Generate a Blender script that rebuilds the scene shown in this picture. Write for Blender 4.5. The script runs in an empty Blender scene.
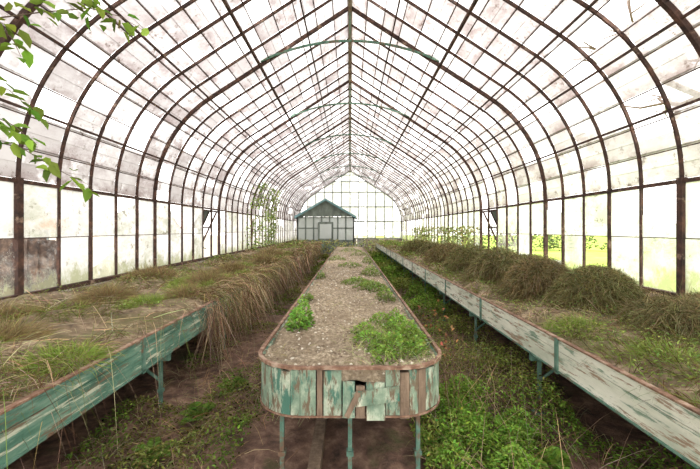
import bpy, math, random
import numpy as np
from mathutils import Vector, noise as mnoise
random.seed(4); rng=np.random.default_rng(7)
sc=bpy.context.scene
sc.view_settings.view_transform='Standard'
sc.view_settings.look='None'
# ------------------------------------------------------------------ helpers
def link(o,parent=None):
    sc.collection.objects.link(o)
    if parent: o.parent=parent
    return o
def empty(name):
    e=bpy.data.objects.new(name,None); e.empty_display_size=.2
    return link(e)
class MB:
    def __init__(s): s.v=[]; s.f=[]; s.m=[]
    def quad(s,a,b,c,d,mi=0):
        i=len(s.v); s.v+= [tuple(a),tuple(b),tuple(c),tuple(d)]; s.f.append((i,i+1,i+2,i+3)); s.m.append(mi)
    def box(s,x0,x1,y0,y1,z0,z1,mi=0):
        i=len(s.v)
        s.v+=[(x0,y0,z0),(x1,y0,z0),(x1,y1,z0),(x0,y1,z0),(x0,y0,z1),(x1,y0,z1),(x1,y1,z1),(x0,y1,z1)]
        for f in [(0,3,2,1),(4,5,6,7),(0,1,5,4),(1,2,6,5),(2,3,7,6),(3,0,4,7)]:
            s.f.append(tuple(i+k for k in f)); s.m.append(mi)
    def sweep(s,pts,w,h,up=(0,1,0),mi=0,closed=False):
        pts=[Vector(p) for p in pts]; up=Vector(up).normalized(); n=len(pts); base=len(s.v)
        for k,p in enumerate(pts):
            a=pts[k-1] if (k>0 or closed) else p
            b=pts[(k+1)%n] if (k<n-1 or closed) else p
            t=(b-a).normalized(); nn=t.cross(up).normalized()
            for sx,sy in ((-1,-1),(1,-1),(1,1),(-1,1)):
                s.v.append(tuple(p+up*(w/2*sx)+nn*(h/2*sy)))
        for k in range(n if closed else n-1):
            a=base+4*k; b=base+4*((k+1)%n)
            for j in range(4):
                s.f.append((a+j,a+(j+1)%4,b+(j+1)%4,b+j)); s.m.append(mi)
        if not closed:
            s.f.append((base+3,base+2,base+1,base)); s.m.append(mi)
            e=base+4*(n-1); s.f.append((e,e+1,e+2,e+3)); s.m.append(mi)
    def tube(s,pts,r,seg=6,mi=0):
        pts=[Vector(p) for p in pts]; n=len(pts); base=len(s.v)
        rr=r if isinstance(r,(list,tuple)) else [r]*n
        for k,p in enumerate(pts):
            t=(pts[min(k+1,n-1)]-pts[max(k-1,0)]).normalized()
            a=Vector((0,0,1)) if abs(t.z)<.9 else Vector((1,0,0))
            u=t.cross(a).normalized(); w=t.cross(u)
            for j in range(seg):
                g=2*math.pi*j/seg
                s.v.append(tuple(p+(u*math.cos(g)+w*math.sin(g))*rr[k]))
        for k in range(n-1):
            for j in range(seg):
                a=base+k*seg; s.f.append((a+j,a+(j+1)%seg,a+seg+(j+1)%seg,a+seg+j)); s.m.append(mi)
        s.f.append(tuple(base+j for j in range(seg))); s.m.append(mi)
        s.f.append(tuple(base+(n-1)*seg+j for j in range(seg))[::-1]); s.m.append(mi)
    def obj(s,name,mats,parent=None,smooth=False):
        me=bpy.data.meshes.new(name); me.from_pydata(s.v,[],s.f); me.update()
        for m in (mats if isinstance(mats,(list,tuple)) else [mats]): me.materials.append(m)
        me.polygons.foreach_set('material_index',s.m)
        if smooth: me.polygons.foreach_set('use_smooth',[True]*len(s.f))
        return link(bpy.data.objects.new(name,me),parent)
def fastmesh(name,V,Q,C,mat,parent=None):
    me=bpy.data.meshes.new(name)
    nv=len(V); nq=len(Q)
    me.vertices.add(nv); me.vertices.foreach_set('co',V.astype(np.float32).ravel())
    me.loops.add(nq*4); me.loops.foreach_set('vertex_index',Q.astype(np.int32).ravel())
    me.polygons.add(nq); me.polygons.foreach_set('loop_start',np.arange(0,nq*4,4,dtype=np.int32))
    me.update(calc_edges=True)
    ca=me.color_attributes.new('Col','FLOAT_COLOR','POINT')
    ca.data.foreach_set('color',np.concatenate([C,np.ones((nv,1))],1).astype(np.float32).ravel())
    me.materials.append(mat)
    return link(bpy.data.objects.new(name,me),parent)
def nrm(a): return a/np.maximum(np.linalg.norm(a,axis=1,keepdims=True),1e-6)
XLIM=3.79
class Veg:
    def __init__(s): s.V=[];s.Q=[];s.C=[];s.n=0
    def blades(s,P,D,L,W,droop,col,tipcol=None):
        n=len(P); P=np.asarray(P,float); D=nrm(np.asarray(D,float))
        L=np.broadcast_to(L,(n,)); W=np.broadcast_to(W,(n,)); droop=np.broadcast_to(droop,(n,))
        side=nrm(np.cross(D,rng.normal(size=(n,3))))
        col=np.broadcast_to(col,(n,3)); tipcol=col if tipcol is None else np.broadcast_to(tipcol,(n,3))
        vs=np.zeros((n,8,3)); cs=np.zeros((n,8,3))
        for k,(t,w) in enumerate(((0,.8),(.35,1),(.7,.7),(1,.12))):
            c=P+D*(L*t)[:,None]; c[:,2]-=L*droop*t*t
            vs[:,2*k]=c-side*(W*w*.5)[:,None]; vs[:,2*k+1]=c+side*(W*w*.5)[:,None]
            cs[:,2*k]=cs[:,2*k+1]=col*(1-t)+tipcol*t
        b=s.n+8*np.arange(n)[:,None]
        for k in range(3):
            s.Q.append(np.concatenate([b+2*k,b+2*k+1,b+2*k+3,b+2*k+2],1))
        s.V.append(vs.reshape(-1,3)); s.C.append(cs.reshape(-1,3)); s.n+=8*n
    def leaves(s,P,D,L,W,col,fold=.25):
        n=len(P); P=np.asarray(P,float); D=nrm(np.asarray(D,float)); L=np.broadcast_to(L,(n,)); W=np.broadcast_to(W,(n,))
        up=np.tile([0,0,1.],(n,1))+rng.normal(scale=.35,size=(n,3))
        side=nrm(np.cross(D,up)); nn=np.cross(side,D)
        vs=np.zeros((n,6,3))
        vs[:,0]=P; vs[:,3]=P+D*L[:,None]-nn*(L*.15)[:,None]
        for j,(t,w,sg) in enumerate(((.3,1,1),(.7,.75,1),(.7,.75,-1),(.3,1,-1))):
            vs[:,[1,2,4,5][j]]=P+D*(L*t)[:,None]+side*(W*.5*w*sg)[:,None]+nn*(W*fold*w)[:,None]
        b=s.n+6*np.arange(n)[:,None]
        s.Q.append(np.concatenate([b,b+1,b+2,b+3],1)); s.Q.append(np.concatenate([b,b+3,b+4,b+5],1))
        col=np.broadcast_to(col,(n,3)); s.V.append(vs.reshape(-1,3)); s.C.append(np.repeat(col,6,axis=0)); s.n+=6*n
    def obj(s,name,mat,parent=None,clip=False):
        V=np.concatenate(s.V)
        if clip: V[:,0]=np.clip(V[:,0],-XLIM,XLIM)
        return fastmesh(name,V,np.concatenate(s.Q),np.clip(np.concatenate(s.C),0,1),mat,parent)
def colvar(base,n,v=.25,v2=.12):
    b=np.asarray(base)[None,:]*(1+rng.normal(scale=v,size=(n,1)))*(1+rng.normal(scale=v2,size=(n,3)))
    return np.clip(b,.005,.95)
# ------------------------------------------------------------------ materials
def newmat(name):
    m=bpy.data.materials.new(name); m.use_nodes=True; nt=m.node_tree; nt.nodes.clear()
    out=nt.nodes.new('ShaderNodeOutputMaterial'); return m,nt,out
def N(nt,t,**k):
    n=nt.nodes.new(t)
    for a,b in k.items():
        if hasattr(n,a): setattr(n,a,b)
        else: n.inputs[a].default_value=b
    return n
def noise_n(nt,scale,detail=6,rough=.6,stretch=(1,1,1),off=0):
    tc=N(nt,'ShaderNodeTexCoord'); mp=N(nt,'ShaderNodeMapping'); mp.inputs['Scale'].default_value=stretch
    mp.inputs['Location'].default_value=(off,off*.7,off*.3)
    nt.links.new(tc.outputs['Object'],mp.inputs['Vector'])
    n=N(nt,'ShaderNodeTexNoise'); n.inputs['Scale'].default_value=scale; n.inputs['Detail'].default_value=detail; n.inputs['Roughness'].default_value=rough
    nt.links.new(mp.outputs[0],n.inputs['Vector']); return n.outputs['Fac']
def ramp(nt,fac,stops):
    r=N(nt,'ShaderNodeValToRGB'); e=r.color_ramp.elements
    while len(e)<len(stops): e.new(.5)
    for i,(p,c) in enumerate(stops):
        e[i].position=p; e[i].color=(c,c,c,1) if isinstance(c,(int,float)) else (*c,1)
    nt.links.new(fac,r.inputs[0]); return r.outputs[0]
def mixc(nt,f,a,b):
    m=N(nt,'ShaderNodeMix'); m.data_type='RGBA'
    for s,v in ((0,f),(6,a),(7,b)):
        if hasattr(v,'is_output'): nt.links.new(v,m.inputs[s])
        else: m.inputs[s].default_value = v if s==0 else (*v,1)
    return m.outputs[2]
def surf(name,stops,scale=5,stretch=(1,1,1),rough=.85,bump=.4,bscale=30,second=None,metal=0):
    m,nt,out=newmat(name); b=N(nt,'ShaderNodeBsdfPrincipled'); b.inputs['Roughness'].default_value=rough
    b.inputs['Metallic'].default_value=metal
    c=ramp(nt,noise_n(nt,scale,8,.65,stretch),stops)
    if second:
        f=ramp(nt,noise_n(nt,second['scale'],8,.7,second.get('stretch',(1,1,1)),5.3),[(second['lo'],0.),(second['hi'],1.)])
        c=mixc(nt,f,c,second['col'])
        if 'col3' in second:
            f=ramp(nt,noise_n(nt,second['scale3'],8,.7,second.get('stretch3',(1,1,1)),11.3),[(second['lo3'],0.),(second['hi3'],1.)])
            c=mixc(nt,f,c,second['col3'])
    nt.links.new(c,b.inputs['Base Color'])
    bp=N(nt,'ShaderNodeBump'); bp.inputs['Strength'].default_value=bump; bp.inputs['Distance'].default_value=.02
    nt.links.new(noise_n(nt,bscale,6,.7),bp.inputs['Height']); nt.links.new(bp.outputs[0],b.inputs['Normal'])
    nt.links.new(b.outputs[0],out.inputs[0]); return m
rust=surf('rusted_iron',[(.35,(.024,.014,.012)),(.55,(.075,.036,.026)),(.75,(.19,.09,.055))],9,rough=.85,second=dict(scale=5,lo=.58,hi=.67,col=(.32,.22,.16)))
rust_lt=surf('rusted_strip',[(.3,(.07,.04,.028)),(.5,(.22,.12,.075)),(.72,(.46,.36,.27))],14)
ridgem=surf('ridge_paint',[(.3,(.10,.05,.035)),(.55,(.35,.27,.2)),(.8,(.5,.5,.42))],5)
teal=surf('teal_iron_paint',[(.3,(.04,.085,.062)),(.5,(.09,.19,.14)),(.8,(.24,.34,.27))],9,second=dict(scale=6,lo=.53,hi=.62,col=(.15,.09,.055)))
panelL=surf('peeling_teal_boards',[(.35,(.035,.10,.07)),(.5,(.085,.20,.14)),(.68,(.22,.33,.25))],7,(1,.35,2),second=dict(scale=8,stretch=(1,.3,3.5),lo=.54,hi=.60,col=(.50,.53,.41),scale3=9,stretch3=(1,.3,3),lo3=.54,hi3=.60,col3=(.15,.11,.07)))
panelR=surf('peeling_white_boards',[(.3,(.42,.46,.36)),(.5,(.66,.66,.55)),(.7,(.86,.84,.74))],3,(1,.4,1.5),second=dict(scale=9,stretch=(1,.3,2.4),lo=.545,hi=.60,col=(.20,.28,.20),scale3=11,stretch3=(1,.3,2.4),lo3=.55,hi3=.60,col3=(.30,.21,.14)))
panelC=surf('peeling_center_boards',[(.3,(.09,.16,.11)),(.5,(.24,.32,.23)),(.7,(.58,.60,.47))],11,(1,1,.6),second=dict(scale=16,stretch=(1.3,1,.3),lo=.50,hi=.56,col=(.15,.105,.065),scale3=10,stretch3=(1.4,1,.4),lo3=.53,hi3=.59,col3=(.06,.16,.115)))
bare=surf('bare_wood',[(.3,(.09,.06,.04)),(.6,(.24,.17,.115)),(.8,(.40,.32,.24))],8,(3,3,.5))
gravel=surf('gravel_soil',[(.3,(.11,.08,.05)),(.5,(.31,.245,.16)),(.7,(.68,.58,.44))],34,bump=1,bscale=45,second=dict(scale=2.4,lo=.45,hi=.7,col=(.20,.15,.095)))
soil=surf('dry_bed_soil',[(.3,(.07,.045,.026)),(.5,(.21,.15,.09)),(.7,(.48,.38,.25))],9,bump=1,bscale=30,second=dict(scale=1.6,lo=.5,hi=.62,col=(.12,.11,.04)))
floorm=surf('earth_floor',[(.3,(.035,.02,.014)),(.5,(.16,.09,.062)),(.72,(.38,.25,.17))],7,bump=1,bscale=20,second=dict(scale=1.3,lo=.55,hi=.7,col=(.06,.08,.02)))
def mk_lawn():
    m,nt,out=newmat('lawn_grass'); b=N(nt,'ShaderNodeBsdfDiffuse')
    g=ramp(nt,noise_n(nt,.8,6,.6),[(.3,(.26,.38,.07)),(.6,(.36,.46,.11)),(.8,(.50,.52,.24))])
    pale=ramp(nt,noise_n(nt,.8,6,.6),[(.3,(.30,.28,.22)),(.7,(.42,.40,.33))])
    tc=N(nt,'ShaderNodeTexCoord'); sx=N(nt,'ShaderNodeSeparateXYZ'); nt.links.new(tc.outputs['Object'],sx.inputs[0])
    mr=N(nt,'ShaderNodeMapRange'); nt.links.new(sx.outputs[0],mr.inputs[0]); mr.inputs[1].default_value=1.; mr.inputs[2].default_value=5.
    nt.links.new(mixc(nt,mr.outputs[0],pale,g),b.inputs[0]); nt.links.new(b.outputs[0],out.inputs[0]); return m
lawn=mk_lawn()
masonry=surf('masonry',[(.3,(.13,.1,.08)),(.5,(.35,.3,.25)),(.7,(.6,.56,.5))],3,bump=.8,second=dict(scale=5,lo=.55,hi=.65,col=(.12,.15,.07)))
ruin=surf('ruined_brick',[(.3,(.015,.01,.008)),(.5,(.06,.035,.025)),(.7,(.20,.13,.09))],5,bump=1)
terra=surf('terracotta',[(.3,(.36,.12,.06)),(.7,(.52,.23,.14))],3)
plaster=surf('pale_plaster',[(.3,(.5,.46,.38)),(.7,(.78,.72,.6))],2)
slate=surf('slate_roof',[(.3,(.09,.20,.23)),(.7,(.26,.42,.44))],3)
hutwood=surf('grey_green_timber',[(.3,(.11,.13,.115)),(.6,(.22,.26,.23)),(.8,(.45,.48,.43))],4,(1,1,.3))
whitew=surf('white_timber',[(.3,(.3,.3,.27)),(.7,(.6,.6,.56))],4,(1,1,.3))
bark=surf('bark',[(.3,(.06,.04,.03)),(.7,(.2,.14,.1))],12)
def mk_dark(name,c):
    m,nt,out=newmat(name); b=N(nt,'ShaderNodeBsdfPrincipled'); b.inputs['Base Color'].default_value=(*c,1); b.inputs['Roughness'].default_value=.15
    nt.links.new(b.outputs[0],out.inputs[0]); return m
darkglass=mk_dark('dark_window_glass',(.12,.15,.15)); paleglass=mk_dark('pale_window_glass',(.55,.60,.58))
def mk_leaf():
    m,nt,out=newmat('foliage'); a=N(nt,'ShaderNodeAttribute'); a.attribute_name='Col'
    d=N(nt,'ShaderNodeBsdfDiffuse'); t=N(nt,'ShaderNodeBsdfTranslucent'); mx=N(nt,'ShaderNodeMixShader'); mx.inputs[0].default_value=.35
    nt.links.new(a.outputs['Color'],d.inputs[0]); nt.links.new(a.outputs['Color'],t.inputs[0])
    nt.links.new(d.outputs[0],mx.inputs[1]); nt.links.new(t.outputs[0],mx.inputs[2]); nt.links.new(mx.outputs[0],out.inputs[0]); return m
leafm=mk_leaf()
def mk_glass(name,wall=False):
    # Col.r = whitewash amount, Col.g = grime amount, Col.b = per-pane brightness
    m,nt,out=newmat(name)
    a=N(nt,'ShaderNodeAttribute'); a.attribute_name='Col'
    sep=N(nt,'ShaderNodeSeparateColor'); nt.links.new(a.outputs['Color'],sep.inputs[0])
    big=ramp(nt,noise_n(nt,2.3 if not wall else 1.9,8,.7),[(.36,0.),(.58,1.)])
    op=N(nt,'ShaderNodeMath',operation='MULTIPLY_ADD'); nt.links.new(big,op.inputs[0]); op.inputs[1].default_value=.5; nt.links.new(sep.outputs[0],op.inputs[2]); op.use_clamp=True
    stain=ramp(nt,noise_n(nt,3.2,10,.76,(1,.6,1) ,3.1),[(.38,0.),(.58,1.)])
    st=N(nt,'ShaderNodeMath',operation='MULTIPLY'); nt.links.new(stain,st.inputs[0]); nt.links.new(sep.outputs[1],st.inputs[1])
    base=mixc(nt,sep.outputs[2],(.34,.325,.32),(.52,.51,.505)) if not wall else mixc(nt,sep.outputs[2],(.52,.51,.50),(.68,.67,.66))
    c=mixc(nt,st.outputs[0],base,(.175,.135,.13) if not wall else (.33,.34,.27))
    sp1=ramp(nt,noise_n(nt,7,10,.80,(1,1,1),8.8),[(.555,0.),(.63,1.)])
    spm=N(nt,'ShaderNodeMath',operation='MULTIPLY'); nt.links.new(sp1,spm.inputs[0]); 
    sg=N(nt,'ShaderNodeMath',operation='MULTIPLY_ADD'); nt.links.new(sep.outputs[1],sg.inputs[0]); sg.inputs[1].default_value=1.1; sg.inputs[2].default_value=.05; sg.use_clamp=True
    nt.links.new(sg.outputs[0],spm.inputs[1]); blk=spm.outputs[0]
    c=mixc(nt,blk,c,(.08,.054,.04) if not wall else (.13,.12,.08))
    if wall: # algae creeping up from the sill
        tc=N(nt,'ShaderNodeTexCoord'); sx=N(nt,'ShaderNodeSeparateXYZ'); nt.links.new(tc.outputs['Object'],sx.inputs[0])
        mr=N(nt,'ShaderNodeMapRange'); nt.links.new(sx.outputs[2],mr.inputs[0])
        for i,vv in ((1,.84),(2,1.5),(3,.28),(4,-.14)): mr.inputs[i].default_value=vv
        ad=N(nt,'ShaderNodeMath',operation='ADD'); nt.links.new(mr.outputs[0],ad.inputs[0]); nt.links.new(noise_n(nt,3.5,9,.75,(1,1,.6),21.),ad.inputs[1])
        mo=ramp(nt,ad.outputs[0],[(.60,0.),(.74,1.)])
        c=mixc(nt,mo,c,(.30,.31,.20))
        mxx=N(nt,'ShaderNodeMath',operation='MULTIPLY_ADD'); nt.links.new(mo,mxx.inputs[0]); mxx.inputs[1].default_value=.6; nt.links.new(blk,mxx.inputs[2]); mxx.use_clamp=True; blk=mxx.outputs[0]
    op2=N(nt,'ShaderNodeMath',operation='MAXIMUM'); nt.links.new(op.outputs[0],op2.inputs[0]); nt.links.new(blk,op2.inputs[1])
    d=N(nt,'ShaderNodeBsdfDiffuse'); t=N(nt,'ShaderNodeBsdfTranslucent'); mx=N(nt,'ShaderNodeMixShader'); mx.inputs[0].default_value=.78
    nt.links.new(c,d.inputs[0]); nt.links.new(c,t.inputs[0]); nt.links.new(d.outputs[0],mx.inputs[1]); nt.links.new(t.outputs[0],mx.inputs[2])
    tr=N(nt,'ShaderNodeBsdfTransparent'); tr.inputs[0].default_value=(.95,.96,.95,1)
    m2=N(nt,'ShaderNodeMixShader'); nt.links.new(op2.outputs[0],m2.inputs[0]); nt.links.new(tr.outputs[0],m2.inputs[1]); nt.links.new(mx.outputs[0],m2.inputs[2])
    nt.links.new(m2.outputs[0],out.inputs[0]); return m
glass_roof=mk_glass('dirty_roof_glass')
glass_wall=mk_glass('whitewashed_wall_glass',True)
# ------------------------------------------------------------------ geometry constants
CAM=1.63; W=3.88; ZS=.84; ZR=2.2; R=2.41; CX=W-R; A1=math.radians(57)
RIDGE=CAM+4.4; Y0=4.09-.57*11; BAY=.57; NB=50; YE=Y0+BAY*NB
xe=CX+R*math.cos(A1); ze=ZR+R*math.sin(A1)
def prof():
    p=[(W,ZS),(W,1.5),(W,ZR)]
    for i in range(1,13): 
        a=A1*i/12; p.append((CX+R*math.cos(a),ZR+R*math.sin(a)))
    p.append((0,RIDGE)); return p
def prof_at(s):
    p=prof(); 
    for a,b in zip(p[:-1],p[1:]):
        l=math.dist(a,b)
        if s<=l+1e-9: return (a[0]+(b[0]-a[0])*s/l,a[1]+(b[1]-a[1])*s/l)
        s-=l
    return p[-1]
P=prof(); SL=sum(math.dist(a,b) for a,b in zip(P[:-1],P[1:]))
S_R=ZR-ZS; S_A=S_R+R*A1
# ------------------------------------------------------------------ frame
frame=empty('greenhouse_frame')
ribs=MB(); 
for k in range(NB+1):
    y=Y0+k*BAY
    main=(k%6==4)
    for sg in (-1,1):
        w,h=(.046,.07) if main else (.024,.042)
        pts=[(sg*x,y,z) for x,z in P]
        ribs.sweep(pts,w,h,up=(0,1,0))
        if k%2==1 or main:
            t=.036 if k==11 else .022
            ribs.box(sg*W-t,sg*W+t,y-t,y+t,ZS-.05,ZR+.03)
ribs.obj('ribs',rust,frame)
pur=MB()
heavy=[S_R, S_R+R*math.radians(20), S_R+R*math.radians(40), S_A, S_A+(SL-S_A)*.36, S_A+(SL-S_A)*.7]
for s in heavy:
    x,z=prof_at(s)
    for sg in (-1,1):
        t=.045 if s in (heavy[0],heavy[4]) else .026
        pur.box(sg*x-t/2,sg*x+t/2,Y0,YE,z-t/2-.01,z+t/2-.01)
nrow=15; rows=[S_R*.5]+[S_R+(SL-S_R)*i/nrow for i in range(1,nrow)]
for s in rows:
    x,z=prof_at(s)
    for sg in (-1,1): pur.box(sg*x-.006,sg*x+.006,Y0,YE,z-.006,z+.006)
for sg in (-1,1): pur.box(sg*W-.05,sg*W+.05,Y0,YE,ZS-.03,ZS+.03)
pur.obj('purlins',rust,frame)
rd=MB(); rd.box(-.035,.035,Y0,YE,RIDGE-.13,RIDGE+.02); rd.box(-.06,.06,Y0,YE,RIDGE+.02,RIDGE+.04); rd.obj('ridge_beam',ridgem,frame)
col=MB()
for k in range(4,NB,6):
    y=Y0+k*BAY; pts=[]
    for i in range(13):
        u=-1+i/6; pts.append((1.76*u,y-.06,CAM+3.70-.40*u*u))
    col.sweep(pts,.022,.042,up=(0,1,0))
    col.tube([(0,y-.06,CAM+3.70),(0,y-.06,RIDGE-.1)],.012)
    for sg in (-1,1):
        col.tube([(sg*1.76,y-.06,CAM+3.30),(sg*1.55,y-.06,CAM+3.46)],.014)
col.obj('collar_ties',teal,frame)
# ------------------------------------------------------------------ glazing
def glaze(name,quads,mat,parent=None):
    V=[];Q=[];C=[]
    for q,c in quads:
        i=len(V); V+=q; Q.append([i,i+1,i+2,i+3]); C+=(c if isinstance(c,list) else [c]*4)
    return fastmesh(name,np.array(V,float),np.array(Q),np.clip(np.array(C,float),-.5,1),mat,parent)
roofq=[]; wl=[]; wr=[]
VENT={-1:(20,21),1:(20,21)}
for k in range(NB):
    ya=Y0+k*BAY+.012; yb=ya+BAY-.024
    for sg in (-1,1):
        for (za,zb,ri) in ((ZS+.03,ZS+S_R*.5,0),(ZS+S_R*.5,ZR-.02,1)):
            if k in VENT[sg]: continue
            r_=random.random()
            if r_<(.06 if sg<0 else .13): continue
            x=sg*(W+.004+random.uniform(0,.012))
            if sg<0: o=random.choice([.7,.85,.95,.55]) if ri==0 else random.choice([.7,.85,.95])
            else: o=random.choice([.05,.25,.45,.7]) if ri==0 else random.choice([.6,.8,.95])
            if sg<0 and k in (10,11) and ri==0: o=-.3
            g=random.random()*.8
            cl=[(o,g+.3,.5+.5*random.random())]*2+[(o,g,.5+.5*random.random())]*2
            h1=h2=zb
            if r_>.84: h1=za+(zb-za)*random.uniform(.1,.9); h2=za+(zb-za)*random.uniform(.1,1.)
            (wl if sg<0 else wr).append(([(x,ya,za),(x,yb,za),(x,yb,h1),(x,ya,h2)],cl))
        ss=[S_R]+[S_R+(SL-S_R)*i/nrow for i in range(1,nrow+1)]
        for a,b in zip(ss[:-1],ss[1:]):
            if random.random()<.08: continue
            mid=(a+b)/2; pa,pm,pb=prof_at(a),prof_at(mid),prof_at(b+.015)
            r_=random.choice([.5,.65,.8,.9,.95]); g=random.uniform(.0,1)**.8; b_=random.random()
            e=.022; brk=random.random()<.06; bj=random.choice((0,1))
            for j,(u,v) in enumerate(((pa,pm),(pm,pb))):
                if brk and j==bj: continue
                g0,g1=(min(1,g+.55),g*.6) if j==0 else (g*.6,g)
                cl=[(r_,g0,b_)]*2+[(r_,g1,b_)]*2
                roofq.append(([(sg*(u[0]+e),ya,u[1]+e),(sg*(u[0]+e),yb,u[1]+e),(sg*(v[0]+e*.6),yb,v[1]+e),(sg*(v[0]+e*.6),ya,v[1]+e)],cl))
glaze('ceiling',roofq,glass_roof); glaze('window_1',wl,glass_wall); glaze('window_2',wr,glass_wall)
for n,sg in ((4,-1),(5,1)):
    m=MB(); ya=Y0+20*BAY+.04; yb=ya+2*BAY-.08
    def ty(y,h): return (sg*(W+.05+h*.42),y,ZR-.06-h*.9)
    for y in (ya,(ya+yb)/2,yb): m.sweep([ty(y,0),ty(y,1.05)],.045,.04,up=(0,1,0))
    for h in (0,.52,1.05): m.sweep([ty(ya,h),ty(yb,h)],.045,.04,up=(1,0,0))
    m.tube([(sg*(W+.01),ya+.2,ZS+.25),ty(ya+.2,.9)],.012)
    m.quad(ty(ya,0),ty((ya+yb)/2,0),ty((ya+yb)/2,.52),ty(ya,.52),1)
    m.obj('window_%d'%n,[rust,darkglass])
for nm,sg in (('wall_left',-1),('wall_right',1)):
    m=MB(); m.box(min(sg*(W-.06),sg*(W+.14)),max(sg*(W-.06),sg*(W+.14)),Y0,YE,0,ZS-.03); m.obj(nm,masonry)
m=MB(); m.box(-W,-.1,YE,YE+.2,0,.9); m.box(1.1,W,YE,YE+.2,0,.9); m.obj('wall_back',masonry)
def ztop(x):
    x=abs(x)
    if x<=xe: return RIDGE-(RIDGE-ze)*x/xe
    return ZR+math.sqrt(max(0,R*R-(x-CX)**2))
m=MB(); q=[]
nx=12; xs=[-W+2*W*i/nx for i in range(nx+1)]
for x in xs[1:-1]: m.box(x-.025,x+.025,YE+.02,YE+.08,.9 if not -.1<x<1.1 else 2.3,ztop(x))
for z in (.92,ZR,3.3,4.4,5.2):
    hw=max([x/50 for x in range(0,195) if ztop(x/50)>=z] or [0]); hw=min(hw,W)
    m.box(-hw,hw,YE+.02,YE+.08,z-.03,z+.03)
m.sweep([(-x,YE+.05,z) for x,z in P]+[(x,YE+.05,z) for x,z in P[::-1][1:]],.1,.1,up=(0,1,0))
m.obj('end_gable_frame',hutwood,frame)
for a,b in zip(xs[:-1],xs[1:]):
    zz=[.95,1.6,ZR,3.3,4.4,5.2,6.1]
    for za,zb in zip(zz[:-1],zz[1:]):
        if min(ztop(a),ztop(b))<=za or random.random()<.10: continue
        if -.2<a<1.0 and zb<=ZR: continue
        q.append(([(a,YE+.05,za),(b,YE+.05,za),(b,YE+.05,min(zb,ztop(b))),(a,YE+.05,min(zb,ztop(a)))],(random.choice([.6,.75,.9]),random.random()*.3,1.)))
glaze('window_3',q,glass_wall)
m=MB()
for x0 in (-.08,.52):
    m.box(x0,x0+.56,YE+.10,YE+.15,.0,.85); 
    for x in (x0,x0+.5): m.box(x,x+.06,YE+.10,YE+.15,.85,2.2)
    for z in (.85,1.3,1.75,2.14): m.box(x0,x0+.56,YE+.10,YE+.15,z,z+.06)
m.box(.2,.22,YE+.08,YE+.10,1.0,1.2)
m.obj('door_1',whitew)
# ------------------------------------------------------------------ ground
def H(x,y,s=1.,a=.05,seed=0.): return a*(mnoise.noise(Vector((x*s+seed,y*s,seed)))+.5*mnoise.noise(Vector((x*s*2.7,y*s*2.7+seed,3))))
def grid(name,x0,x1,y0,y1,nx,ny,fz,mat,parent=None):
    m=MB(); 
    for j in range(ny+1):
        for i in range(nx+1):
            x=x0+(x1-x0)*i/nx; y=y0+(y1-y0)*j/ny; m.v.append((x,y,fz(x,y)))
    for j in range(ny):
        for i in range(nx):
            a=j*(nx+1)+i; m.f.append((a,a+1,a+nx+2,a+nx+1)); m.m.append(0)
    return m.obj(name,mat,parent,True)
grid('floor',-W+.06,W-.06,Y0,YE,60,220,lambda x,y:max(.0,.03+H(x,y,2,.06)),floorm)
grid('lawn',-60,60,-12,95,40,40,lambda x,y:-.05,lawn)
# ------------------------------------------------------------------ center bench
cb=empty('planter_bench')
HW=.60; YF=2.10; YB=16.5; RC=.30; ZT=.80
def outline(off=0):
    pts=[]; hw=HW+off; r=RC+off
    pts.append((-hw,YB))
    for i in range(24): pts.append((-hw,YB+(YF+RC-YB)*(i+1)/24))
    for i in range(1,9):
        a=math.pi/2*i/8; pts.append((-HW+RC-r*math.cos(a),YF+RC-r*math.sin(a)))
    left=pts[:]; pts+=[(-x,y) for x,y in left[::-1]]
    return pts
o=outline()
m=MB()
def board(a,b,z0,z1,th=.018,mi=0,lean=0):
    a=Vector((a[0],a[1],0)); b=Vector((b[0],b[1],0)); t=(b-a).normalized(); n=Vector((-t.y,t.x,0))*th
    i=len(m.v)
    for zz,l in ((z0,lean),(z1,0)):
        for p in (a+t*.0015,b-t*.0015):
            for k in (0,1): m.v.append(tuple(p+n*k-n/th*l+Vector((0,0,zz))))
    for f in ((0,2,3,1),(4,5,7,6),(0,4,6,2),(1,3,7,5),(0,1,5,4),(2,6,7,3)): m.f.append(tuple(i+k for k in f)); m.m.append(mi)
for a,b in zip(o[:-1],o[1:]):
    fa=(a[0]+b[0])/2
    if abs(fa)<.29 and abs(a[1]-YF)<.01: continue
    curved=min(a[1],b[1])<YF+RC+.001
    board(a,b,.50+random.uniform(-.012,.018),ZT-.015+(random.uniform(-.02,0) if curved else 0),mi=0 if random.random()<.9 or not curved else 1)
F=[(-.30,-.205,0,0),(-.20,-.165,0,1),(-.16,-.05,-.01,0),(-.045,.03,-.075,0),(.035,.09,-.10,1),(.095,.21,-.08,0),(.213,.30,0,0)]
for x0,x1,dz,mi in F:
    board((x0,YF),(x1,YF),.50+random.uniform(-.01,.02),ZT-.015+dz,mi=mi,lean=.0 if dz>-.02 else .03)
m.obj('side_boards',[panelC,bare],cb)
m=MB()
pts=[(x,y,ZT) for x,y in outline(.006)]
m.sweep(pts,.018,.024,up=(0,0,1)); 
m.sweep([(x,y,.505) for x,y in outline(.004)],.010,.008,up=(0,0,1))
m.obj('iron_rim',rust_lt,cb)
m=MB(); m.sweep([(.02,YF-.03,.62),(.29,YF-.025,.655)],.014,.085,up=(0,1,0)); m.sweep([(-.02,YF-.035,.52),(.05,YF-.032,.665)],.012,.03,up=(0,1,0),mi=1); m.obj('broken_plank',[panelC,bare],cb)
m=MB()
o2=outline(-.02); i=len(m.v); m.v+=[(x,y,.53) for x,y in o2]; m.f.append(tuple(range(i,i+len(o2)))); m.m.append(0); m.obj('bench_base',bare,cb)
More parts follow.
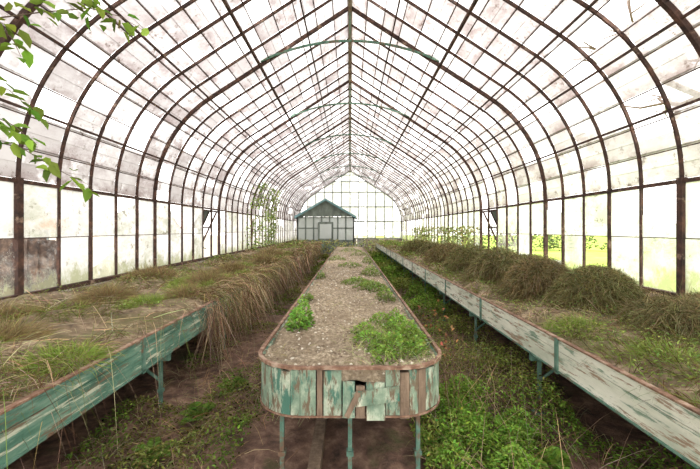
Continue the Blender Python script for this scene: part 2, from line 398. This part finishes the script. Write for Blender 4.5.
def inside(x,y):
    if abs(x)>HW-.02: return False
    if y<YF+RC and abs(x)>HW-RC: return math.hypot(abs(x)-(HW-RC),y-(YF+RC))<RC-.02
    return y>YF+.02
m=MB(); ny=260; nx=30
ys=[YF+.018+(YB-YF-.02)*(j/ny)**1.6 for j in range(ny+1)]
def cz(x,y): return ZT-.04+.03*math.cos(x/HW*1.3)+H(x,y,4,.04,5)+H(x,y,22,.018,2)-(.08*math.exp(-((y-YF)/.12)**2) if abs(x-.08)<.2 else 0)
for y in ys:
    if y<YF+RC: hw=HW-RC+math.sqrt(max(0,RC*RC-(YF+RC-y)**2))-.012
    else: hw=HW-.012
    for i in range(nx+1):
        x=-hw+2*hw*i/nx; m.v.append((x,y,cz(x,y)))
for j in range(ny):
    for i in range(nx):
        a=j*(nx+1)+i; m.f.append((a,a+1,a+nx+2,a+nx+1)); m.m.append(0)
m.obj('gravel_soil',gravel,cb,True)
m=MB()
for k in range(2600):
    y=math.exp(random.uniform(math.log(YF+.05),math.log(12))); x=random.uniform(-.56,.56)
    if not inside(x,y): continue
    r=random.uniform(.004,.014)*(1 if y<5 else 1.5); z=cz(x,y)
    i=len(m.v); g=random.random()*3
    for d in range(4): m.v.append((x+r*math.cos(g+d*1.57)*random.uniform(.7,1.3),y+r*math.sin(g+d*1.57)*random.uniform(.7,1.3),z+r*random.uniform(-.1,.3)))
    m.v.append((x,y,z+r*.9)); mi=random.choice((0,1,1,2))
    for d in range(4): m.f.append((i+d,i+(d+1)%4,i+4)); m.m.append(mi)
m.obj('pebbles',[plaster,gravel,bare],cb)
m=MB()
def leg(m,x,y,ztop,foot=.05):
    m.sweep([(x,y,.0),(x,y,ztop)],.026,.026,up=(0,1,0)); m.box(x-foot,x+foot,y-foot,y+foot,0,.025); m.box(x-.028,x+.028,y-.028,y+.028,ztop-.04,ztop)
    m.sweep([(x,y,.20),(x,y,.23)],.044,.044,up=(0,1,0))
for y in [YF+.12+1.9*i for i in range(8)]:
    for x in (-.43,0,.43): leg(m,x,y,.53)
    m.box(-.5,.5,y-.02,y+.02,.49,.53)
m.obj('iron_legs',teal,cb)
m=MB()
m.box(-.27,-.19,1.2,15,.02,.12); m.obj('timber_kerb',bare)
# ------------------------------------------------------------------ side benches
XI=1.58
def sz(sg,x,y):
    e=min(1,(abs(x)-XI)/.25)
    return ZT-.04+e*(.05+H(x,y,1.1,.09,3*sg)+H(x,y,5,.03,4))
YSB=Y0+.2; YSE=22.2
for sg,pm in ((-1,panelL),(1,panelR)):
    b=empty('planter_bench')
    m=MB(); y=YSB; L=1.55
    while y<YSE:
        y2=min(y+L,YSE); dz=random.uniform(-.008,.008)
        m.box(min(sg*XI,sg*(XI+.025)),max(sg*XI,sg*(XI+.025)),y+.004,y2-.004,.55+dz,.70+dz); 
        m.box(min(sg*XI,sg*(XI+.022)),max(sg*XI,sg*(XI+.022)),y+.004,y2-.004,.705+dz,.79+dz)
        y=y2
    m.obj('front_boards',pm,b)
    m=MB(); y=YSB
    while y<YSE:
        m.box(min(sg*(XI-.012),sg*XI),max(sg*(XI-.012),sg*XI),y-.02,y+.02,.53,.8); y+=L
    m.box(min(sg*(XI-.012),sg*XI),max(sg*(XI-.012),sg*XI),YSB,YSE,.545,.556)
    if sg<0: m.box(-XI,-(XI-.010),YSB,YSE,.775,.79)
    m.obj('iron_straps',teal,b)
    m=MB(); m.box(min(sg*(XI-.010),sg*(XI+.024)),max(sg*(XI-.010),sg*(XI+.024)),YSB,YSE,.792,.803); m.obj('iron_rim',rust_lt,b)
    m=MB(); m.box(min(sg*(XI+.03),sg*3.8),max(sg*(XI+.03),sg*3.8),YSB,YSE,.54,.60); m.obj('bench_base',bare,b)
    m=MB(); y=YSB+.4
    while y<YSE:
        leg(m,sg*(XI+.08),y,.54); leg(m,sg*(XI+1.3),y,.54); m.box(min(sg*XI,sg*3.8),max(sg*XI,sg*3.8),y-.02,y+.02,.48,.54)
        m.tube([(sg*(XI+.08),y,.3),(sg*(XI+.35),y,.5)],.013)
        y+=L
    m.obj('iron_legs',teal,b)
    x0,x1=(XI+.02,3.80) if sg>0 else (-3.80,-XI-.02)
    grid('bed_soil',x0,x1,YSB,YSE,40,260,lambda x,y,sg=sg:sz(sg,x,y),soil,b)
# ------------------------------------------------------------------ vegetation
def logy(n,a,b): return np.exp(rng.uniform(math.log(a),math.log(b),n))
def rdir(n,up=1.,spread=.6):
    d=rng.normal(scale=spread,size=(n,3)); d[:,2]=np.abs(d[:,2])*.4+up; return d
def dens(x,y,s,seed): return np.array([mnoise.noise(Vector((a*s+seed,b*s,seed*1.3))) for a,b in zip(x,y)])
STRAW=(.60,.47,.28); BROWN=(.20,.125,.07); GRN=(.22,.28,.07)
def bench_grass(name,sg,n,greenbias,Lm,thr=-.12):
    v=Veg(); y=logy(n,.9,22); x=sg*rng.uniform(XI+.05,3.72,n)
    d=dens(x,y,1.3,2+sg); keep=d+rng.uniform(-.2,.2,n)>thr; x,y=x[keep],y[keep]; n=len(x)
    g=dens(x,y,.7,9+sg)+rng.normal(scale=.15,size=n)>greenbias
    col=np.where(g[:,None],colvar(GRN,n,.3),colvar(STRAW,n,.35)); 
    br=rng.random(n)<.36; col[br]=colvar(BROWN,br.sum(),.3)
    z=np.array([sz(sg,a,b) for a,b in zip(x,y)])
    ang=dens(x,y,2.2,50+sg)*9
    D=np.stack([np.cos(ang),np.sin(ang),rng.uniform(.1,1.1,n)],1)+rng.normal(scale=.5,size=(n,3)); D[:,2]=np.abs(D[:,2])
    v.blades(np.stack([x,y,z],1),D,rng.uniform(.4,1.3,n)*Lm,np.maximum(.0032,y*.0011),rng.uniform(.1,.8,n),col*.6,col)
    v.obj(name,leafm,clip=True)
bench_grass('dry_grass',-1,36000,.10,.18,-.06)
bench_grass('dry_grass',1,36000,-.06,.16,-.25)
v=Veg()
for sg,n in ((-1,8000),(1,14000)):
    y=logy(n,1.2,22); x=sg*rng.uniform(XI+.1,3.7,n); k=dens(x,y,.8,20+sg)>(.08 if sg<0 else -.02); x,y=x[k],y[k]; n=len(x)
    z=np.array([sz(sg,a,b) for a,b in zip(x,y)])+rng.uniform(0,.09,n)
    D=rng.normal(size=(n,3)); D[:,2]=np.abs(D[:,2])*.5
    s=np.maximum(.018,y*.004)*rng.uniform(.6,1.3,n)
    v.leaves(np.stack([x,y,z],1),D,s*1.3,s*.5,colvar((.25,.33,.09),n,.35))
v.obj('bench_weeds',leafm,clip=True)
v=Veg(); n=260; y=logy(n,1.4,6); x=-rng.uniform(XI+.1,3.4,n); k=dens(x,y,.9,77)>-.05; x,y=x[k],y[k]; n=len(x)
D=rng.normal(size=(n,3)); D[:,2]=np.abs(D[:,2])*.2
v.blades(np.stack([x,y,np.full(n,.84)],1),D,rng.uniform(.15,.45,n),.004,rng.uniform(.0,.35,n),colvar((.66,.54,.34),n,.3))
v.obj('straw_stalks',leafm,clip=True)
v=Veg(); n=9000
y=np.concatenate([logy(n-350,3.9,18),rng.uniform(1.6,4.0,350)]); x=-XI-rng.uniform(-.02,.35,n); 
k=(dens(x*0,y,2.2,31)+rng.uniform(-.25,.25,n))>-.10; x,y=x[k],y[k]; n=len(x)
z=.8+rng.uniform(0,.1,n)
D=np.stack([rng.uniform(.1,1.4,n),rng.normal(scale=.8,size=n),rng.uniform(-.1,.7,n)],1)
c=np.where((rng.random(n)<.14)[:,None],colvar(GRN,n),np.where((rng.random(n)<.5)[:,None],colvar((.54,.42,.25),n,.35),colvar(BROWN,n,.35)))
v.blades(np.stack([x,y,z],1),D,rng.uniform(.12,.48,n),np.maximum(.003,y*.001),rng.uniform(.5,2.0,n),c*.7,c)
n=4600; y=logy(n,3.7,13); x=-XI+rng.uniform(.01,.16,n); z=.78+rng.uniform(-.2,.05,n)
k=(dens(x*0,y,3.0,44)+rng.uniform(-.2,.2,n))>-.05; x,y,z=x[k],y[k],z[k]; n=len(x)
D=np.stack([rng.normal(.08,.3,size=n),rng.normal(scale=.55,size=n),-np.ones(n)],1)
c=np.where((rng.random(n)<.4)[:,None],colvar((.50,.38,.25),n,.35),colvar((.24,.16,.10),n,.45))
v.blades(np.stack([x,y,z],1),D,np.minimum(rng.uniform(.12,.78,n),z-.06),np.maximum(.003,y*.001),0,c,c*.7)
v.obj('hanging_dead_grass',leafm)
def mound(v,cx,cy,cz0,r,h,n,Lr,col,tip,wid=.0035,droop=.5,up=.35):
    a=rng.uniform(0,2*math.pi,n); q=np.sqrt(rng.random(n)); rr=q*r*.75
    p=np.stack([cx+rr*np.cos(a),cy+rr*np.sin(a),cz0+h*.6*(1-q**2)*rng.uniform(.2,1,n)],1)
    d=np.stack([np.cos(a)*q*1.0,np.sin(a)*q*1.0,up+(1-q)*.8+0*q],1)+rng.normal(scale=.32,size=(n,3))
    L=Lr*rng.uniform(.5,1.15,n)
    mixk=rng.random(n)[:,None]
    v.blades(p,d,L,np.maximum(wid,cy*.0009),droop*rng.uniform(.3,1.3,n),colvar(col,n,.3),colvar(col,n,.3)*(1-mixk)+colvar(tip,n,.3)*mixk)
mounds=[(2.62,2.75,.46,.32),(2.42,3.45,.46,.50),(2.34,4.3,.46,.54),(2.28,5.35,.5,.60),(2.33,6.7,.56,.6),(2.3,8.2,.6,.56),(2.4,9.9,.6,.5),(2.4,12,.7,.5),(3.25,3.1,.40,.28),(3.25,4.6,.45,.38),(3.2,6.3,.5,.42)]
for i,(x,y,r,h) in enumerate(mounds):
    v=Veg(); n=10500 if y<6 else 5500
    # solid rounded heart of old twigs, then overlapping ragged lobes
    nn_=n//2; a=rng.uniform(0,6.283,nn_); q=np.sqrt(rng.random(nn_)); zz=np.sqrt(1-q*q*.97)*rng.uniform(.75,1.05,nn_)
    p=np.stack([x+q*r*.95*np.cos(a),y+q*r*.95*np.sin(a),.80+h*.92*zz],1)
    d=np.stack([np.cos(a)*q*1.1,np.sin(a)*q*1.1,.1+.7*zz-.4*q],1)+rng.normal(scale=.55,size=(nn_,3))
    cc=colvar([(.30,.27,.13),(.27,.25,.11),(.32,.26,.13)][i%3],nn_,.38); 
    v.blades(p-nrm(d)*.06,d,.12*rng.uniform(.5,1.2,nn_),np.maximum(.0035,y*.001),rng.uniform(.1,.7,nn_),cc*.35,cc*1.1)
    for j in range(4):
        ox,oy=(0,0) if j==0 else (random.uniform(-.2,.2),random.uniform(-.22,.22)); f=1 if j==0 else random.uniform(.5,.8)
        mound(v,x+ox,y+oy,.8,r*f,h*(1 if j==0 else random.uniform(.6,1.1)),n//(4 if j==0 else 12),.27,(.13,.10,.05),[(.44,.38,.20),(.34,.33,.15),(.42,.33,.18)][(i+j)%3],wid=.0028,droop=.8,up=.3)
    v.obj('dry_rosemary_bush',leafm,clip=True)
v=Veg()
for x,y,r,h in ((-2.1,5.2,.4,.3),(-2.2,6.6,.45,.3),(-2.0,8.3,.5,.3),(-2.4,10.5,.6,.35),(-2.9,4.2,.35,.15),(-1.95,4.2,.25,.2),(-3.2,3.2,.35,.12),(-2.6,2.6,.3,.08),(-3.3,5.8,.5,.3)):
    mound(v,x,y,.78,r,h,1900,.24,(.24,.17,.09),(.46,.41,.18),droop=.6)
v.obj('dry_grass_tufts',leafm,clip=True)
v=Veg()
for x,y in ((-2.05,4.3),(-1.95,4.9),(-2.25,3.9),(-2.5,5.4),(-1.85,6.2),(-2.3,7.6),(-2.6,2.35),(-2.2,9.4),(2.0,2.2),(2.3,2.0),(1.9,2.9),(2.6,2.1),(3.0,2.5),(-2.3,4.7),(-2.1,5.7),(-1.8,2.2)):
    mound(v,x,y,.79,.28,.1,900,.15,(.19,.28,.05),(.42,.48,.15),droop=.5)
v.obj('green_grass_tufts',leafm,clip=True)
def bush(v,cx,cy,z0,r,h,n,ls,col,flat=1.,yy=1.):
    a=rng.uniform(0,2*math.pi,n); q=np.sqrt(rng.random(n)); zz=rng.random(n)
    rad=r*q*np.sqrt(np.maximum(.05,1-zz**2*.9))
    p=np.stack([cx+rad*np.cos(a),cy+rad*np.sin(a)*yy,z0+h*zz*(1-.5*q**2)],1)
    D=np.stack([np.cos(a),np.sin(a),rng.uniform(-.2,.8,n)],1)+rng.normal(scale=.5,size=(n,3))
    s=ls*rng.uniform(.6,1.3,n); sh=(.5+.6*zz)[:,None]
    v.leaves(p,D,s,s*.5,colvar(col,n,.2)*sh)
    ns=max(6,n//25); a=rng.uniform(0,6.28,ns)
    v.blades(np.tile([cx,cy,z0-.01],(ns,1)),np.stack([np.cos(a)*r,np.sin(a)*r*yy,np.full(ns,h*1.3)],1),h*.9,.004,.1,colvar((.2,.22,.08),ns))
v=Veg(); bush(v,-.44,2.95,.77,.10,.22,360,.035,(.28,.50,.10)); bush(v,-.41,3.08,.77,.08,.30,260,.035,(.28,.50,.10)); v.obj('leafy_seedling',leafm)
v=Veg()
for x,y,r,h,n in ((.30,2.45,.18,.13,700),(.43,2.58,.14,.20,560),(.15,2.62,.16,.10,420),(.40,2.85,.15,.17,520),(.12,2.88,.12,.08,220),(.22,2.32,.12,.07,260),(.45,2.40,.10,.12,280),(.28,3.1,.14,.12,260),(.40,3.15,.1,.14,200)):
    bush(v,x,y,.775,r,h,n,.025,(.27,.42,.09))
n=900; x=rng.normal(.3,.15,n); y=rng.normal(2.65,.25,n); x=np.clip(x,-.1,.54); y=np.clip(y,2.2,3.4)
v.blades(np.stack([x,y,np.full(n,.78)],1),rdir(n,.6),rng.uniform(.06,.24,n),.0025,.5,colvar((.42,.46,.19),n))
v.obj('creeping_weed',leafm)
v=Veg()
for x,y,r,h,n in ((.3,4.9,.26,.14,600),(.1,5.4,.25,.12,450),(.42,4.2,.12,.16,220),(.38,6.4,.2,.2,350),(.0,7.8,.3,.14,300),(-.35,9.5,.25,.14,240),(.3,11,.3,.2,300),(.42,8.6,.15,.2,240),(0,13,.4,.18,350),(-.5,6,.08,.14,120),(-.5,4.2,.06,.08,90)):
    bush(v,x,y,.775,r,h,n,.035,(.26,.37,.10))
n=1600; y=logy(n,2.3,14); x=rng.uniform(-.55,.55,n); k=dens(x,y,1.8,88)+rng.uniform(-.2,.2,n)>0; x,y=x[k],y[k]; n=len(x); v.blades(np.stack([x,y,np.full(n,.775)],1),rdir(n,.4),rng.uniform(.03,.13,n),np.maximum(.0025,y*.0008),.4,colvar((.40,.36,.17),n))
v.obj('bench_weeds',leafm)
def carpet(name,x0,x1,y0,y1,n,ls,col,thr,zmax,seed,blade=0,slim=.5):
    v=Veg(); y=logy(n,y0,y1); x=rng.uniform(x0,x1,n); dd=dens(x,y,1.9,seed); k=dd+rng.uniform(-.12,.12,n)>thr; x,y,dd=x[k],y[k],dd[k]; n=len(x)
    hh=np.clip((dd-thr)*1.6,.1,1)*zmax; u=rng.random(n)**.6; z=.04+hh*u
    D=rng.normal(size=(n,3)); D[:,2]=D[:,2]*.4+.1; s=ls*rng.uniform(.5,1.4,n)*np.maximum(1,y*.22)
    hue=(dens(x,y,1.1,seed+5)>0)[:,None]
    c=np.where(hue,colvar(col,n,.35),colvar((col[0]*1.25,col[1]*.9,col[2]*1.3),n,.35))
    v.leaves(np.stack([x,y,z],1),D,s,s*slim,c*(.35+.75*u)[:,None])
    if blade:
        m_=blade; y=logy(m_,y0,y1); x=rng.uniform(x0,x1,m_)
        v.blades(np.stack([x,y,np.full(m_,.04)],1),rdir(m_,.5),rng.uniform(.08,.35,m_),.0035,.5,colvar((.34,.28,.15),m_,.4))
    v.obj(name,leafm)
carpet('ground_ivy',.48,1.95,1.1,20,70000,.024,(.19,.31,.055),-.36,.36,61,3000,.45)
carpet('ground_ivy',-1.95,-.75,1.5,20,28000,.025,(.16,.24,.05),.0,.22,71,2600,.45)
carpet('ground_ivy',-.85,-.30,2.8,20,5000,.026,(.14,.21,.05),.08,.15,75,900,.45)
v=Veg()
def fern(v,cx,cy,z0,L,n,col):
    for k in range(n):
        a=random.uniform(0,6.28); el=random.uniform(.6,1.2); d=Vector((math.cos(a)*math.cos(el),math.sin(a)*math.cos(el),math.sin(el))); s=Vector((-math.sin(a),math.cos(a),0))
        P_=[];D_=[];S_=[]
        for i in range(1,19):
            t=i/19; c=Vector((cx,cy,z0))+d*L*t-Vector((0,0,L*.45*t*t))
            for sg in (-1,1):
                P_.append(c);D_.append(s*sg+d*.35);S_.append(L*.22*math.sin(math.pi*(t*.85+.12)))
        S_=np.array(S_); v.leaves(np.array([tuple(p) for p in P_]),np.array([tuple(p) for p in D_]),S_,S_*.25,colvar(col,len(S_),.2))
for x,y in ((.62,2.5),(1.2,2.6),(.9,3.2),(1.35,2.2),(1.0,2.9),(.8,1.9),(1.1,2.1),(-1.25,2.9),(-1.15,3.4),(-.85,4.1),(-1.35,2.4)):
    fern(v,x,y,.05,.30 if x>0 else .24,11,(.20,.34,.06) if x>0 else (.15,.24,.05))
v.obj('fern_clump',leafm)
v=Veg()
for x,y,r,h,n in ((.80,1.95,.22,.20,1100),(1.02,2.15,.22,.24,1100),(.66,2.25,.18,.20,800),(1.2,1.95,.2,.2,800),(.95,1.72,.2,.16,800),(.85,2.5,.22,.24,900),(1.15,2.45,.2,.2,700),(.62,1.85,.16,.14,600),(1.3,2.7,.18,.2,500),(.72,2.9,.18,.2,500),(1.05,3.3,.22,.2,500)):
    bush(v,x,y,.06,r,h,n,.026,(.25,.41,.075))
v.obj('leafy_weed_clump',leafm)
v=Veg()
n=420; y=rng.uniform(1.3,4.5,n); x=rng.uniform(.5,1.55,n)
v.blades(np.stack([x,y,np.full(n,.05)],1),rdir(n,1.,.5),rng.uniform(.25,.75,n),.0035,.25,colvar((.44,.33,.20),n,.35))
n=260; x=rng.uniform(-1.55,-.5,n); y=rng.uniform(1.6,4.5,n)
v.blades(np.stack([x,y,np.full(n,.05)],1),rdir(n,.6,.7),rng.uniform(.2,.5,n),.0035,.4,colvar((.36,.25,.15),n,.35))
v.obj('dry_stems',leafm)
v=Veg()
n=50; x=rng.normal(.72,.05,n); y=rng.normal(2.9,.25,n); z=rng.uniform(.6,1.0,n)
v.leaves(np.stack([x,y,z],1),rng.normal(size=(n,3)),.032,.022,colvar((.30,.14,.07),n,.4))
for k in range(14): v.blades([(random.gauss(.75,.06),random.gauss(2.9,.2),.05)],[(random.uniform(-.1,.1),random.uniform(-.1,.2),1)],random.uniform(.7,1.0),.005,.05,[(.2,.12,.07)])
v.obj('dry_bramble',leafm)
v=Veg()
for cy in (13.4,15,16.2):
    n=700; y=rng.normal(cy,.4,n); z=rng.uniform(.9,3.4,n); x=-3.72+rng.uniform(0,.25,n)
    x=np.where(z>2.4,x+(z-2.4)*.28,x); k=dens(y,z,2.,3)>-.15
    v.leaves(np.stack([x,y,z],1)[k],rng.normal(size=(k.sum(),3)),.09,.06,colvar((.30,.38,.12),k.sum(),.3))
for cy in (13,15.4,17): v.blades([(-3.7,cy+d,.85) for d in (0,.1,.2)],[(.05,.1,1),(.02,-.1,1),(.05,0,1)],2.2,.03,0,[(.2,.14,.1)]*3)
v.obj('climbing_vine',leafm)
v=Veg()
for cy in (10.5,12.5,15.5,17.5):
    n=450; y=rng.normal(cy,.5,n); z=rng.uniform(.8,1.7,n); x=3.45+rng.uniform(-.3,.2,n)
    v.leaves(np.stack([x,y,z],1),rng.normal(size=(n,3)),.09,.05,colvar((.34,.36,.14),n,.3))
v.obj('shrub',leafm,clip=True)
v=Veg()
n=1800; x=rng.uniform(-3.5,3.5,n); y=rng.uniform(20,22.7,n); z=rng.uniform(.2,.95,n)
k=(abs(x)>.6)|(z<.8); x,y,z=x[k],y[k],z[k]
v.leaves(np.stack([x,y,z],1),rng.normal(size=(len(x),3)),.12,.08,colvar((.36,.38,.16),len(x),.3))
v.obj('overgrown_weeds',leafm)
vr=empty('climbing_creeper')
m=MB(); v=Veg()
stems=[[(-3.7,2.4,.8),(-3.45,2.5,1.9),(-3.15,2.55,2.7),(-2.9,2.6,3.3),(-2.75,2.6,3.7)],
 [(-2.97,2.6,3.1),(-2.6,2.6,3.2),(-2.3,2.6,3.24),(-1.93,2.6,3.27),(-1.72,2.62,3.22),(-1.55,2.62,3.12)],
 [(-3.1,2.55,2.8),(-2.75,2.6,2.76),(-2.53,2.6,2.66),(-2.3,2.6,2.46)],
 [(-3.1,2.55,2.6),(-2.75,2.6,2.52),(-2.5,2.6,2.40),(-2.33,2.6,2.26)],
 [(-3.35,2.5,2.2),(-2.75,2.6,2.30),(-2.45,2.6,2.24),(-2.2,2.62,2.08),(-1.95,2.65,1.95)],
 [(-2.6,2.6,3.16),(-2.45,2.55,3.0),(-2.35,2.5,2.86)],[(-2.0,2.6,3.27),(-1.85,2.6,3.4),(-1.7,2.6,3.5)]]
for si,st in enumerate(stems):
    rr=[.012-.009*i/(len(st)-1) for i in range(len(st))] if si==0 else [.006-.0045*i/(len(st)-1) for i in range(len(st))]
    m.tube(st,rr,6)
    for a,b in zip(st[:-1],st[1:]):
        a=Vector(a); b=Vector(b); k=max(3,int((b-a).length/.030))
        if si==0: k=k//2
        for i in range(k):
            if random.random()<.15: continue
            p=a.lerp(b,(i+random.random())/k)+Vector((random.gauss(0,.03),random.gauss(0,.05),random.gauss(0,.03)))
            d=(b-a).normalized()*.4+Vector((random.gauss(0,.6),random.gauss(0,.3),random.uniform(-1.,.25)))
            s=random.uniform(.08,.15); v.leaves([tuple(p)],[tuple(d)],s,s*.52,colvar((.20,.33,.055),1,.25),fold=.12)
m.obj('stems',bark,vr); v.obj('leaves',leafm,vr)
# ------------------------------------------------------------------ hut at the far end
hut=empty('potting_shed')
m=MB(); hx0,hx1,hy0,hy1=-3.45,.25,23.0,24.9; he=2.45; hr=3.5; hc=(hx0+hx1)/2
for x in np.linspace(hx0,hx1,8): m.box(x-.045,x+.045,hy0,hy0+.1,0,he)
m.box(hx0,hx1,hy0+.02,hy0+.08,0,.85)
for z in (.85,1.65,he-.1): m.box(hx0,hx1,hy0,hy0+.1,z,z+.07)
for x in (hx0,hx1): m.box(x-.04,x+.04,hy0,hy1,0,he)
m.box(hx0,hx1,hy1-.05,hy1,0,he)
i=len(m.v); m.v+=[(hx0,hy0+.05,he),(hx1,hy0+.05,he),(hc,hy0+.05,hr)]; m.f.append((i,i+1,i+2)); m.m.append(0)
m.box(hc-.5,hc+.5,hy0-.03,hy0,0,2.1); 
m.obj('timber_frame',hutwood,hut)
m=MB(); m.sweep([(hx0-.15,hy0-.16,he-.05),(hc,hy0-.16,hr+.06),(hx1+.15,hy0-.16,he-.05)],.06,.14,up=(0,1,0))
m.obj('bargeboard',slate,hut)
m=MB()
for sg in (-1,1):
    xo=hc+sg*((hx1-hx0)/2+.2)
    m.quad((hc,hy0-.15,hr+.09),(xo,hy0-.15,he-.08),(xo,hy1+.05,he-.08),(hc,hy1+.05,hr+.09)); m.quad((hc,hy0-.15,hr+.03),(xo,hy0-.15,he-.14),(xo,hy1+.05,he-.14),(hc,hy1+.05,hr+.03))
    m.quad((hc,hy0-.15,hr+.09),(xo,hy0-.15,he-.08),(xo,hy0-.15,he-.14),(hc,hy0-.15,hr+.03))
m.obj('roof',slate,hut)
m=MB(); m.box(hx0+.05,hx1-.05,hy0+.04,hy0+.06,.9,he-.05); m.box(hc-.38,hc+.38,hy0-.04,hy0-.032,1.0,1.95); m.obj('panes',paleglass,hut)
# ------------------------------------------------------------------ outside
m=MB()
for i in range(10):
    x=-7.0+i*.17; top=1.52-abs(i-4)*.02+random.uniform(-.12,.06)
    m.box(x,x+.17,6.5+random.uniform(-.05,.05),6.9,-.05,top)
m.box(-8.2,-7.0,6.5,6.9,-.05,1.35)
m.obj('ruined_brick_pier',ruin)
def house(name,x0,x1,y0,y1,he,hr):
    e=empty(name); m=MB(); m.box(x0,x1,y0,y1,-.05,he); ym=(y0+y1)/2
    for x in (x0,x1):
        i=len(m.v); m.v+=[(x,y0,he),(x,y1,he),(x,ym,hr)]; m.f.append((i,i+1,i+2)); m.m.append(0)
    m.obj('walls',plaster,e); m=MB()
    for yy in (y0-.3,y1+.3): 
        m.quad((x0-.3,yy,he-.1),(x1+.3,yy,he-.1),(x1+.3,ym,hr+.1),(x0-.3,ym,hr+.1))
    m.obj('roof',terra,e)
    m=MB()
    for x in np.arange(x0+1,x1-1,2.2): m.box(x,x+.8,y0-.03,y0,.7,1.6)
    m.obj('windows',darkglass,e)
house('farmhouse',-32,-24,30,36,1.7,2.9); house('farmhouse',-23,-19.5,36,40,1.6,2.8)
def tree(name,x,y,h,leafcol,nl,ls,seed):
    random.seed(seed); e=empty(name); m=MB(); tips=[]
    def br(p,d,L,r,dep):
        q=p+d*L*.5+Vector((random.gauss(0,.06),random.gauss(0,.06),random.gauss(0,.04)))*L; t=p+d*L
        m.tube([p,q,t],[r,r*.8,r*.62],6)
        if dep==0: tips.append(t); return
        for _ in range(3):
            nd=(d+Vector((random.gauss(0,.55),random.gauss(0,.55),random.gauss(.05,.3)))).normalized(); br(t,nd,L*random.uniform(.6,.8),r*.6,dep-1)
    br(Vector((x,y,-.05)),Vector((random.gauss(0,.06),0,1)).normalized(),h*.33,h*.022,4)
    m.obj('branches',bark,e)
tree('bare_tree',12.5,10,11,(.3,.3,.1),0,.12,3)
v=Veg()
for i in range(22):
    bush(v,10+i*1.6,30-i*.7+random.uniform(-1,1),.06,1.2,1.6+random.uniform(-.4,.7),420,.2,(.17,.21,.09))
v.obj('hedge',leafm)
# ------------------------------------------------------------------ light
w=bpy.data.worlds.new('world'); sc.world=w; w.use_nodes=True; nt=w.node_tree
bg=nt.nodes['Background']; tc=nt.nodes.new('ShaderNodeTexCoord'); sp=nt.nodes.new('ShaderNodeSeparateXYZ'); nt.links.new(tc.outputs['Generated'],sp.inputs[0])
rp=nt.nodes.new('ShaderNodeValToRGB'); rp.color_ramp.elements[0].position=.0; rp.color_ramp.elements[0].color=(1,.97,.93,1); rp.color_ramp.elements[1].position=.5; rp.color_ramp.elements[1].color=(1,.98,.97,1)
nt.links.new(sp.outputs[2],rp.inputs[0]); nt.links.new(rp.outputs[0],bg.inputs[0]); bg.inputs[1].default_value=3.9
sd=bpy.data.lights.new('sun','SUN'); sd.energy=4.0; sd.angle=math.radians(12); sd.color=(1,.93,.84)
so=link(bpy.data.objects.new('sun',sd)); so.rotation_euler=(math.radians(38),0,math.radians(65))
# ------------------------------------------------------------------ camera
cd=bpy.data.cameras.new('camera'); cd.lens=18; cd.sensor_width=36; cd.shift_y=-5.5/700; cd.clip_start=.05; cd.clip_end=300
co=link(bpy.data.objects.new('camera',cd)); co.location=(0,0,CAM); co.rotation_euler=(math.radians(90),0,0); sc.camera=co
